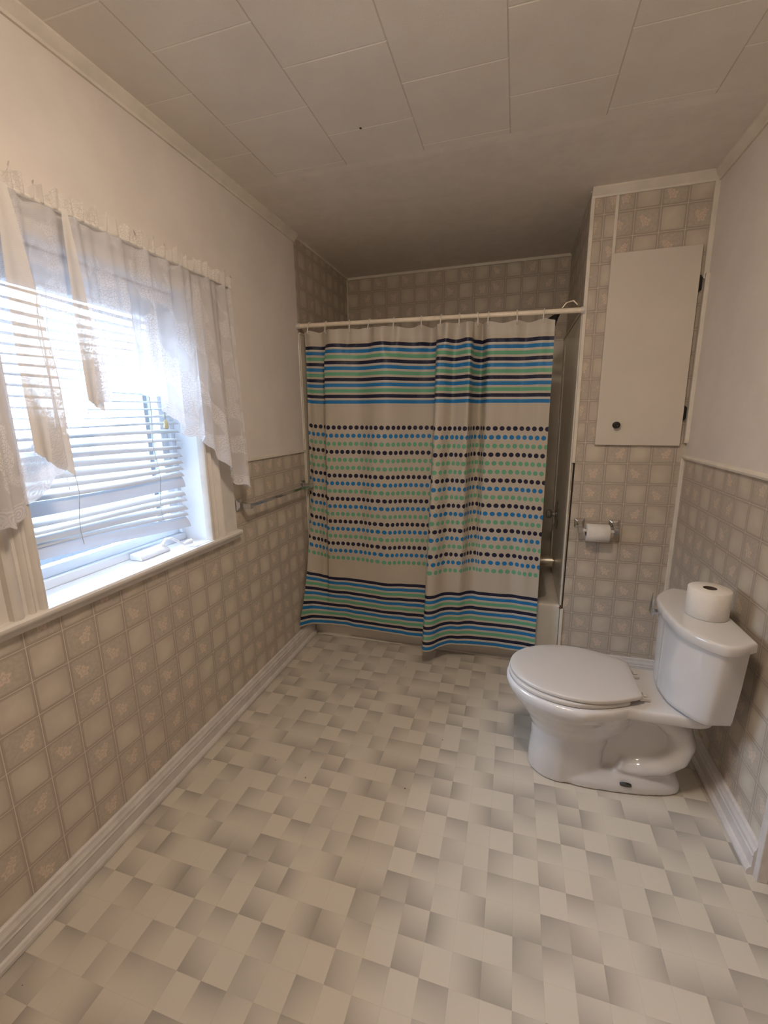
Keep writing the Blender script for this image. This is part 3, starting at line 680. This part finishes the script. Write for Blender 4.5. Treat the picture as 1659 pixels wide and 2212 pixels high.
def ring_mesh():
    mb = MB(); pts = []
    for k in range(15):
        a = math.radians(200-k*(290/14)); pts.append((.0, -.0185*math.cos(a)*.95, .0185*math.sin(a)))
    pts = [(0, -.0175*math.cos(math.radians(a)), .0175*math.sin(math.radians(a))) for a in range(150, -10, -16)] + []
    path = [(0,.016,-.012)] + [(0, .017*math.cos(math.radians(a)), .017*math.sin(math.radians(a))) for a in range(0, 181, 18)] + [(0,-.020,-.014),(0,-.025,-.026),(0,-.028,-.040),(.001,-.024,-.048),(.003,-.015,-.050),(.003,-.008,-.046)]
    mb.tube(path, .0031, 8); return mb
r0 = None
for i, x in enumerate([.084,.187,.327,.444,.582,.73,.839,.931,1.021,1.079,1.215,1.346]):
    if r0 is None: o = r0 = ring_mesh().build('curtain_ring', gloss_white, smooth=True, angle=60)
    else: o = r0.copy(); COL.objects.link(o)
    o.location = (x, RODY, rodz(x)-.001); o.rotation_euler = (0, 0, (i*37 % 11-5)*.05)
    nth = ['leftmost','second','third','fourth','fifth','sixth','seventh','eighth','ninth','tenth','eleventh','rightmost'][i]
    tag(o, ('white plastic hook at the %s end of the shower curtain rod' % ('far left' if i == 0 else 'far right')) if i in (0, 11) else 'white plastic shower curtain hook on the rod, %s from the left' % nth, 'curtain hook', 'hooks along the shower curtain rod')

# ---------------------------------------------------------------- toilet
TY = -.776
to = thing('toilet', 'white two-piece toilet with closed lid beside the column', 'toilet', (1.62, TY, 0))
def egg(xf, xb, hw, z, n=48, pf=2.0, pb=3.0, xm=None, hb=None):
    """closed outline; xf front tip, xb back, hw half width at xm, hb half width at back"""
    xm = xm if xm is not None else (xf+xb)/2; hb = hw*.8 if hb is None else hb
    out = []
    for k in range(n):
        a = 2*PI*k/n; c, s_ = math.cos(a), math.sin(a)
        sg = 1 if s_ >= 0 else -1
        if c < 0: x = xm-(xm-xf)*abs(c)**(2/pf); y = hw*sg*abs(s_)**(2/pf)
        else:
            x = xm+(xb-xm)*abs(c)**(2/pb); y = sg*abs(s_)**(2/pb)*(hw+(hb-hw)*abs(c)**(2/pb))
        out.append((x, TY+y, z))
    return out
def remeshed(mb, name, mat, parent, vox=.0055, sm=8):
    o = mb.build(name+'_tmp', mat); 
    m = o.modifiers.new('r', 'REMESH'); m.mode = 'VOXEL'; m.voxel_size = vox; m.use_smooth_shade = True
    s2 = o.modifiers.new('s', 'SMOOTH'); s2.factor = .5; s2.iterations = sm
    dg = bpy.context.evaluated_depsgraph_get(); dg.update()
    me = bpy.data.meshes.new_from_object(o.evaluated_get(dg)); me.name = name
    bpy.data.objects.remove(o)
    me.shade_smooth()
    q = bpy.data.objects.new(name, me); COL.objects.link(q); q.parent = parent; q.matrix_parent_inverse = Matrix.Translation(-parent.location); return q
mb = MB()
# pedestal front column rising into the bowl
mb.loft([egg(1.345,1.615,.095,.001,xm=1.46,pb=4), egg(1.345,1.615,.097,.06,xm=1.46,pb=4), egg(1.352,1.615,.098,.14,xm=1.46,pb=4), egg(1.350,1.63,.102,.20,xm=1.47,pb=4), egg(1.325,1.69,.125,.25,xm=1.48), egg(1.290,1.70,.158,.30,xm=1.49), egg(1.262,1.71,.190,.340,xm=1.50,hb=.14), egg(1.248,1.72,.205,.365,xm=1.51,hb=.145), egg(1.243,1.72,.210,.385,xm=1.51,hb=.15), egg(1.246,1.72,.207,.398,xm=1.51,hb=.15), egg(1.252,1.72,.200,.402,xm=1.51,hb=.148)])
# rear deck under the tank
mb.loft([egg(1.60,1.90,.10,.345,pf=4,pb=5,hb=.10), egg(1.58,1.925,.142,.358,pf=4,pb=6,hb=.135), egg(1.58,1.93,.148,.372,pf=4,pb=6,hb=.142), egg(1.58,1.93,.148,.398,pf=4,pb=6,hb=.142), egg(1.59,1.925,.143,.402,pf=4,pb=6,hb=.138)])
# floor flange
mb.loft([egg(1.345,1.893,.096,.001,pf=2,pb=2.6,xm=1.56,hb=.075), egg(1.345,1.893,.096,.030,pf=2,pb=2.6,xm=1.56,hb=.075), egg(1.36,1.880,.084,.058,pf=2,pb=2.6,xm=1.56,hb=.066), egg(1.38,1.872,.072,.075,pf=2,pb=2.6,xm=1.56,hb=.05)])
# web
mb.box((1.50,TY-.036,.01),(1.85,TY+.036,.36))
# trapway, both sides of the web in one thick tube
mb.tube([(1.665,TY,.100),(1.69,TY,.088),(1.74,TY,.095),(1.81,TY,.12),(1.855,TY,.17),(1.868,TY,.225),(1.85,TY,.28),(1.80,TY,.325),(1.72,TY,.345),(1.64,TY,.33)], [.040,.040,.042,.046,.050,.052,.052,.050,.050,.05], 20, sq=(1.75,1))
remeshed(mb, 'bowl', porcelain, to)
for s in (-1, 1):
    mb = MB()
    m4 = Matrix.Translation((1.690, TY+s*.0865, .046)) @ Matrix.Rotation(-s*.50, 4, 'X')
    vs = [m4 @ Vector((.012*math.cos(a), 0*s, .0) ) for a in ()]
    pr = []
    for zz in (-.004, .004):
        for k in range(16):
            a = 2*PI*k/16; pr.append(m4 @ Vector((.016*math.cos(a), .007*math.sin(a)*1.2, zz)).xzy if False else m4 @ Vector((.020*math.cos(a), zz, .0115*math.sin(a))))
    mb.add(pr, [tuple(range(16)), tuple(range(31, 15, -1))]+[(k, (k+1)%16, 16+(k+1)%16, 16+k) for k in range(16)])
    mb.build('bolt_hole', black_metal, to)
# seat and lid
def slab(name, outline, z0, z1, r, mat, parent, inner=None):
    mb = MB()
    def sc(o, f, z):
        cx = sum(p[0] for p in o)/len(o); cy = sum(p[1] for p in o)/len(o)
        res = []
        for x, y, _ in o:
            d = math.hypot(x-cx, y-cy); k = (d-f)/d; res.append((cx+(x-cx)*k, cy+(y-cy)*k, z))
        return res
    rs = [sc(outline, r, z0), sc(outline, r*.3, z0+r*.3), sc(outline, 0, z0+r), sc(outline, 0, z1-r), sc(outline, r*.3, z1-r*.3), sc(outline, r, z1), sc(outline, r*5, z1+.002), sc(outline, r*14, z1+.004)]
    mb.loft(rs); return mb.build(name, mat, parent, smooth=True, angle=70)
def lidshape(xf, xb, hw, hb, n=64):
    out = []
    tab = []
    xm = xf+(xb-xf)*.56
    for k in range(n+1):
        a = PI*k/n          # from near side rear round the front to far side rear
        # front half ellipse
        x = xm-(xm-xf)*math.sin(a)**.96 if True else 0; y = -hw*math.cos(a); out.append((x, TY+y, 0))
    rear = []
    for k in range(1, 13):
        f = k/13; yy = hw+(hb-hw)*(f**1.7); rear.append((xm+(xb-xm)*f, TY+yy, 0))
    mirror = [(x, 2*TY-y, 0) for x, y, _ in rear][::-1]
    corner = [(xb-.004, TY+hb+.001, 0), (xb, TY+hb-.006, 0)]
    cm = [(x, 2*TY-y, 0) for x, y, _ in corner][::-1]
    return out + rear + corner + cm + mirror
so = slab('seat', lidshape(1.252, 1.665, .191, .128), .404, .421, .004, seat_plastic, to)
ld = slab('lid', lidshape(1.256, 1.703, .189, .112), .4235, .440, .005, seat_plastic, to)
for s in (-1, 1):
    mb = MB(); mb.box((1.700, TY+s*.072-.017, .403),(1.735, TY+s*.072+.017, .417)); mb.box((1.712, TY+s*.072-.012, .417),(1.726, TY+s*.072+.012, .424)); mb.build('hinge', seat_plastic, to, bevel=.003)
    mb = MB(); mb.tube([(1.702, TY+s*.108-.0*s, .423),(1.702, TY+s*.085, .423)], .008, 12); mb.build('hinge_barrel', seat_plastic, ld, smooth=True, angle=40)
# tank (D shaped)
def tank_ring(inset, z, shrink=0.0, back=1.966, fr=1.766, hw=.238, ch=.050):
    half = [(fr,0),(fr+.002,.03),(fr+.004,.066),(fr+.010,.115),(fr+.024,.154),(fr+.048,.192),(fr+.074,.220),(fr+.105,hw),(back-.055,hw-ch*.16),(back-.008,hw-ch*.88),(back,hw-ch)]
    # smooth by Catmull resample
    pts = []
    for i in range(len(half)-1):
        p0, p1, p2, p3 = half[max(i-1,0)], half[i], half[i+1], half[min(i+2, len(half)-1)]
        for q in range(4):
            f = q/4; res = []
            for c in (0, 1):
                m1 = (p2[c]-p0[c])/2; m2 = (p3[c]-p1[c])/2; res.append((2*f**3-3*f*f+1)*p1[c]+(f**3-2*f*f+f)*m1+(-2*f**3+3*f*f)*p2[c]+(f**3-f*f)*m2)
            pts.append(res)
    pts.append(list(half[-1]))
    kx = lambda x: x+inset*(1 if x < (fr+back)/2 else -1)*min(1, abs(x-(fr+back)/2)/.06)
    ring = [(kx(x), TY+max(0, y-inset-shrink*(y/hw)), z) for x, y in pts] 
    ring2 = [(x, 2*TY-y, z) for x, y, _ in ring][::-1]
    return ring + ring2[:-1]
mb = MB()
tz = [( .404,.020,.045),(.412,.012,.044),(.43,.0105,.041),(.55,.010,.020),(.66,.010,.004),(.690,.010,0)]
mb.loft([tank_ring(i, z, s, back=1.966-.30*max(0,s)*.9, ch=.050-.75*s) for z, i, s in tz]); mb.build('tank', porcelain, to, smooth=True, angle=50)
mb = MB(); mb.loft([tank_ring(.012,.684), tank_ring(.003,.6845), tank_ring(0,.688), tank_ring(0,.711), tank_ring(.0015,.7155), tank_ring(.0045,.7190), tank_ring(.009,.7202), tank_ring(.022,.7204)]); mb.build('tank_lid', porcelain, to, smooth=True, angle=50)
mb = MB(); lx, ly = 1.768, TY+.146
mb.tube([(lx+.03, -.688, .672),(lx-.010, -.688, .672)], .011, 16); mb.add([(lx-.016,-.706,.664),(lx-.008,-.706,.664),(lx-.008,-.671,.670),(lx-.016,-.671,.670),(lx-.014,-.694,.746),(lx-.010,-.694,.746),(lx-.010,-.688,.747),(lx-.014,-.688,.747)], [(0,3,2,1),(4,5,6,7),(0,1,5,4),(1,2,6,5),(2,3,7,6),(3,0,4,7)]); mb.build('flush_lever', chrome, to, smooth=True, angle=50)
mb = MB(); mb.tube([(1.90,TY+.10,.40),(1.93,TY+.12,.30),(1.985,TY+.14,.16),(2.0,TY+.14,.14)], .006, 8); mb.build('supply_line', steel, to, smooth=True)

# toilet rolls
def roll(name, label, c, axis, R, L, r, rot=None, squash=1.0):
    t = thing(name, label, 'toilet roll', c)
    mb = MB(); mb.lathe([(r, 0),(R-.003, 0),(R, .003),(R, L-.003),(R-.003, L),(r, L)], (0,0,0), n=56)
    n = 56; k = 5
    mb.f = [f for f in mb.f if len(f) == 4]; mb.m = [0]*len(mb.f)
    mb2 = MB(); mb2.lathe([(r, L-.0008),(r, .0008)], (0,0,0), n=40); mb2.f = [f for f in mb2.f if len(f) == 4]; mb2.m = [0]*len(mb2.f)
    mb2.lathe([(r-.0015,.001),(r-.0015,L-.001)], (0,0,0), n=40); mb2.f = [f for f in mb2.f if len(f) == 4]; mb2.m = [0]*len(mb2.f)
    a = mb.build('paper_winding', paper, t, smooth=True, angle=50); b = mb2.build('cardboard_core', card, t, smooth=True)
    for o in (a, b): o.matrix_parent_inverse = Matrix.Identity(4)
    if axis == 'X': t.rotation_euler = (0, PI/2, 0)
    if rot: t.rotation_euler = rot
    t.scale = (1, 1, 1)
    return t, a
t1, _ = roll('toilet_roll', 'thick toilet roll standing upright on the toilet tank lid', (1.893, -.786, .7205), 'Z', .0625, .098, .020, rot=(0,0,.3))
t2, a2 = roll('toilet_roll', 'used toilet roll hanging on the chrome holder of the tiled column', (1.606, -.064, .8100), 'X', .046, .108, .019)
mb = MB(); mb.tube([(.0,.0,.002),(.0,.0,.108)], .0, 3) if False else None
# paper holder
ph = thing('toilet_paper_holder', 'chrome toilet paper holder with two square plates on the column', 'paper holder', (1.66,0,.835))
for xx, tw in ((1.580, 1), (1.745, -1)):
    mb = MB()
    c = Vector((xx, 0, .845))
    def sq(h, y, z=0): return [(c.x-h, y, c.z-h+z),(c.x+h, y, c.z-h+z),(c.x+h, y, c.z+h+z),(c.x-h, y, c.z+h+z)]
    mb.loft([sq(.025,-.0005), sq(.025,-.004), sq(.020,-.009), sq(.011,-.014), sq(.010,-.030,-.004), sq(.011,-.048,-.012)])
    mb.box((xx-.011,-.072,.808),(xx+.011,-.044,.836)); mb.build('mount_plate', chrome, ph, bevel=.0015)
mb = MB(); mb.tube([(1.590,-.064,.820),(1.737,-.064,.820)], .0085, 16); mb.build('spindle', gloss_white, ph, smooth=True, angle=40)

# towel bar on the left wall
tb = thing('towel_bar', 'chrome towel bar with square mounts on the wallpaper below the rail', 'towel bar', (0,-.38,1.012))
for yy in (-.704, -.057):
    mb = MB(); c = (0, yy, 1.012)
    def sq(h, x, z=0): return [(x, yy-h, 1.012-h+z),(x, yy+h, 1.012-h+z),(x, yy+h, 1.012+h+z),(x, yy-h, 1.012+h+z)]
    mb.loft([sq(.026,.0005), sq(.026,.006), sq(.020,.011), sq(.012,.016), sq(.010,.045,-.002), sq(.012,.058,-.003), sq(.012,.072,-.003)]); mb.build('mount', chrome, tb, bevel=.001)
mb = MB(); mb.box((.058,-.704+.012,1.002),(.066,-.057-.012,1.017)); mb.build('bar', chrome, tb, bevel=.001)

# cabinet door on the column
cb = thing('wall_cabinet', 'flat cream cabinet door with black knob set in the tiled column', 'cabinet', (1.80,0,1.25))
mb = MB(); vs = [(1.619,1.254),(1.990,1.249),(1.985,2.122),(1.622,2.124)]
mb.add([(x, y, z) for y in (-.004, -.020) for x, z in vs], [(0,1,2,3),(7,6,5,4),(0,1,5,4),(1,2,6,5),(2,3,7,6),(3,0,4,7)]); cd_ = mb.build('door', cabinet_white, cb, bevel=.0015)
mb = MB(); mb.box((1.635,-.0035,1.27),(1.975,-.0002,2.105)); mb.build('cabinet_frame', trim_cream, cb)
mb = MB(); mb.lathe([(.016,0),(.008,-.003),(.007,-.012),(.015,-.018),(.0165,-.023),(.014,-.027),(.006,-.028),(.004,-.0265),(0,-.0265)], (1.706,-.020,1.350), axis='Y', n=28); mb.build('knob', black_metal, cd_, smooth=True, angle=40)
for zc, xx in ((1.966,1.9895),(1.402,1.9925)):
    mb = MB(); pr = [(0,-.036),(.013,-.026),(.013,.026),(0,.036),(-.004,.036),(-.004,-.036)]
    mb.add([(xx+a, y, zc+b) for y in (-.0005,-.0045) for a, b in pr], [(0,1,2,3,4,5),(11,10,9,8,7,6)]+[(k,(k+1)%6,6+(k+1)%6,6+k) for k in range(6)])
    mb.tube([(xx+.001,-.012,zc-.032),(xx+.001,-.012,zc+.032)], .0045, 10); mb.build('hinge', black_metal, cb)
# rust stain blob at the tub corner
mb = MB(); mb.lathe([(0,-.004),(.006,-.003),(.008,0),(.005,.006),(0,.008)], (CX-.006,-.004,.357), n=12); tag(mb.build('rust_spot', rust, smooth=True), 'small rust spot at the bathtub rim corner by the column', 'rust')

# ---------------------------------------------------------------- ceiling lamp (behind the view, the room's own light)
lm = thing('ceiling_lamp', 'round flush ceiling lamp with frosted glass bowl', 'ceiling lamp', (1.12,-1.80,H))
mb = MB(); mb.lathe([(.165,0),(.168,-.018),(.160,-.026),(0,-.026)], (1.12,-1.80,H), n=40); mb.build('lamp_base', gloss_white, lm, smooth=True, angle=40)
t = NT('lamp_glass'); em = t.node('ShaderNodeEmission'); em.inputs[0].default_value = (1,.83,.66,1); em.inputs[1].default_value = LAMP; t.l.new(em.outputs[0], t.out.inputs[0]); t.n.remove(t.bsdf)
mb = MB(); mb.lathe([(.140,-.024),(.137,-.045),(.115,-.072),(.07,-.090),(0,-.097)], (1.12,-1.80,H), n=40); lg = mb.build('lamp_shade', t.mat, lm, smooth=True)

# ---------------------------------------------------------------- outside
def ground_mat():
    t = NT('frosty_ground'); x, y, z, v = t.xyz(); n = t.noise(v, 9, 5, .75); n2 = t.noise(v, 45, 4, .85)
    c = t.mix(t.ss(n, .35, .65), (.007,.011,.020), (.014,.019,.029)); c = t.mix(t.ss(n2, .54, .66), c, (.036,.040,.047)); t.put(t.bsdf.inputs['Base Color'], c); t.set(Roughness=.9); return t.mat
mb = MB(); mb.add([(-30,-25,-.5),(-.16,-25,-.5),(-.16,25,-.5),(-30,25,-.5)], [(0,1,2,3)]); tag(mb.build('garden_ground', ground_mat()), 'pale speckled ground outside the window', 'ground', kind='structure')
fence_w = plain('fence_white', (.065,.072,.085), .6)
fn = thing('picket_fence', 'white picket railing outside the window', 'fence', (-1.9,-1.0,-.5))
mb = MB()
for i in range(62):
    y = -3.2+i*.105; mb.box((-1.915,y,-.5),(-1.89,y+.045,.46))
mb.build('pickets', fence_w, fn)
mb = MB(); mb.box((-1.93,-3.3,.44),(-1.87,3.3,.49)); mb.box((-1.92,-3.3,-.3),(-1.88,3.3,-.25)); mb.build('rail', fence_w, fn)
sh = thing('garden_trellis', 'white square trellis on dark panel outside the right edge of the window', 'trellis', (-.75,-.62,-.5))
mb = MB(); mb.box((-.80,-.385,-.5),(-.77,.20,2.3)); mb.build('backing_panel', plain('trellis_dark', (.004,.006,.009), .7), sh)
mb = MB()
for a, b in ((-.39,-.365),(-.325,-.285),(-.262,-.25),(-.225,-.15),(-.1,0.2)): mb.box((-.765,a,-.5),(-.735,b,2.3))
for i in range(30): mb.box((-.768,-.385,-.45+i*.09),(-.74,.20,-.425+i*.09))
mb.build('lattice', fence_w, sh)

w = bpy.data.worlds.new('World'); S.world = w; w.use_nodes = True
nt = w.node_tree; N = nt.nodes; L = nt.links; bg = N['Background']
tc = N.new('ShaderNodeTexCoord')
sun = Vector((-.73, .65, .22)).normalized()
dp = N.new('ShaderNodeVectorMath'); dp.operation = 'DOT_PRODUCT'; L.new(tc.outputs['Generated'], dp.inputs[0]); dp.inputs[1].default_value = sun
def maprange(src, a, b, c, d):
    m = N.new('ShaderNodeMapRange'); m.interpolation_type = 'SMOOTHSTEP'
    for k, q in enumerate((a, b, c, d)): m.inputs[k+1].default_value = q
    L.new(src, m.inputs[0]); return m.outputs[0]
sp_ = N.new('ShaderNodeSeparateXYZ'); L.new(tc.outputs['Generated'], sp_.inputs[0])
up_ = maprange(sp_.outputs[2], .12, .50, 2.2, 22.0)
gl_ = maprange(dp.outputs['Value'], .93, 1.0, 0.0, 6.0)
ad = N.new('ShaderNodeMath'); ad.operation = 'ADD'; L.new(up_, ad.inputs[0]); L.new(gl_, ad.inputs[1])
sm = N.new('ShaderNodeMath'); sm.operation = 'MULTIPLY'; L.new(ad.outputs[0], sm.inputs[0]); sm.inputs[1].default_value = SKY
bg.inputs[0].default_value = (.66,.82,1.0,1); L.new(sm.outputs[0], bg.inputs[1])
# portal helps daylight sampling through the window opening
pl = bpy.data.lights.new('window_daylight_portal', 'AREA'); pl.shape = 'RECTANGLE'; pl.size = WIN1-WIN0; pl.size_y = WZ1-WZ0
pl.cycles.is_portal = True
po = bpy.data.objects.new('window_daylight_portal', pl); COL.objects.link(po); po.location = (-.16, (WIN0+WIN1)/2, (WZ0+WZ1)/2)
po.rotation_euler = Vector((1,0,0)).to_track_quat('-Z', 'Z').to_euler()

# ---------------------------------------------------------------- camera
f, px, py, pz, rx, ry, rz = CAM = (937.91, 1.2339, -2.4302, 1.3987, -.2121, .0155, -.2919)
cy, sy = math.cos(rz), math.sin(rz)
fw = Vector((sy*math.cos(rx), cy*math.cos(rx), math.sin(rx))); r = Vector((cy, -sy, 0)); d = fw.cross(r)
c, s_ = math.cos(ry), math.sin(ry)
R_ = r*c + d*s_; D_ = d*c - r*s_
cam = bpy.data.cameras.new('camera'); cam.sensor_fit = 'HORIZONTAL'; cam.sensor_width = 36; cam.lens = 36*f/1659; cam.clip_start = .02
co = bpy.data.objects.new('camera', cam); COL.objects.link(co)
U = -D_; B = -fw
co.matrix_world = Matrix(((R_.x, U.x, B.x, px), (R_.y, U.y, B.y, py), (R_.z, U.z, B.z, pz), (0,0,0,1)))
S.camera = co
S.view_settings.view_transform = 'Standard'; S.view_settings.look = 'None'; S.view_settings.gamma = 1; S.view_settings.use_curve_mapping = False
S.view_settings.exposure = EXPO
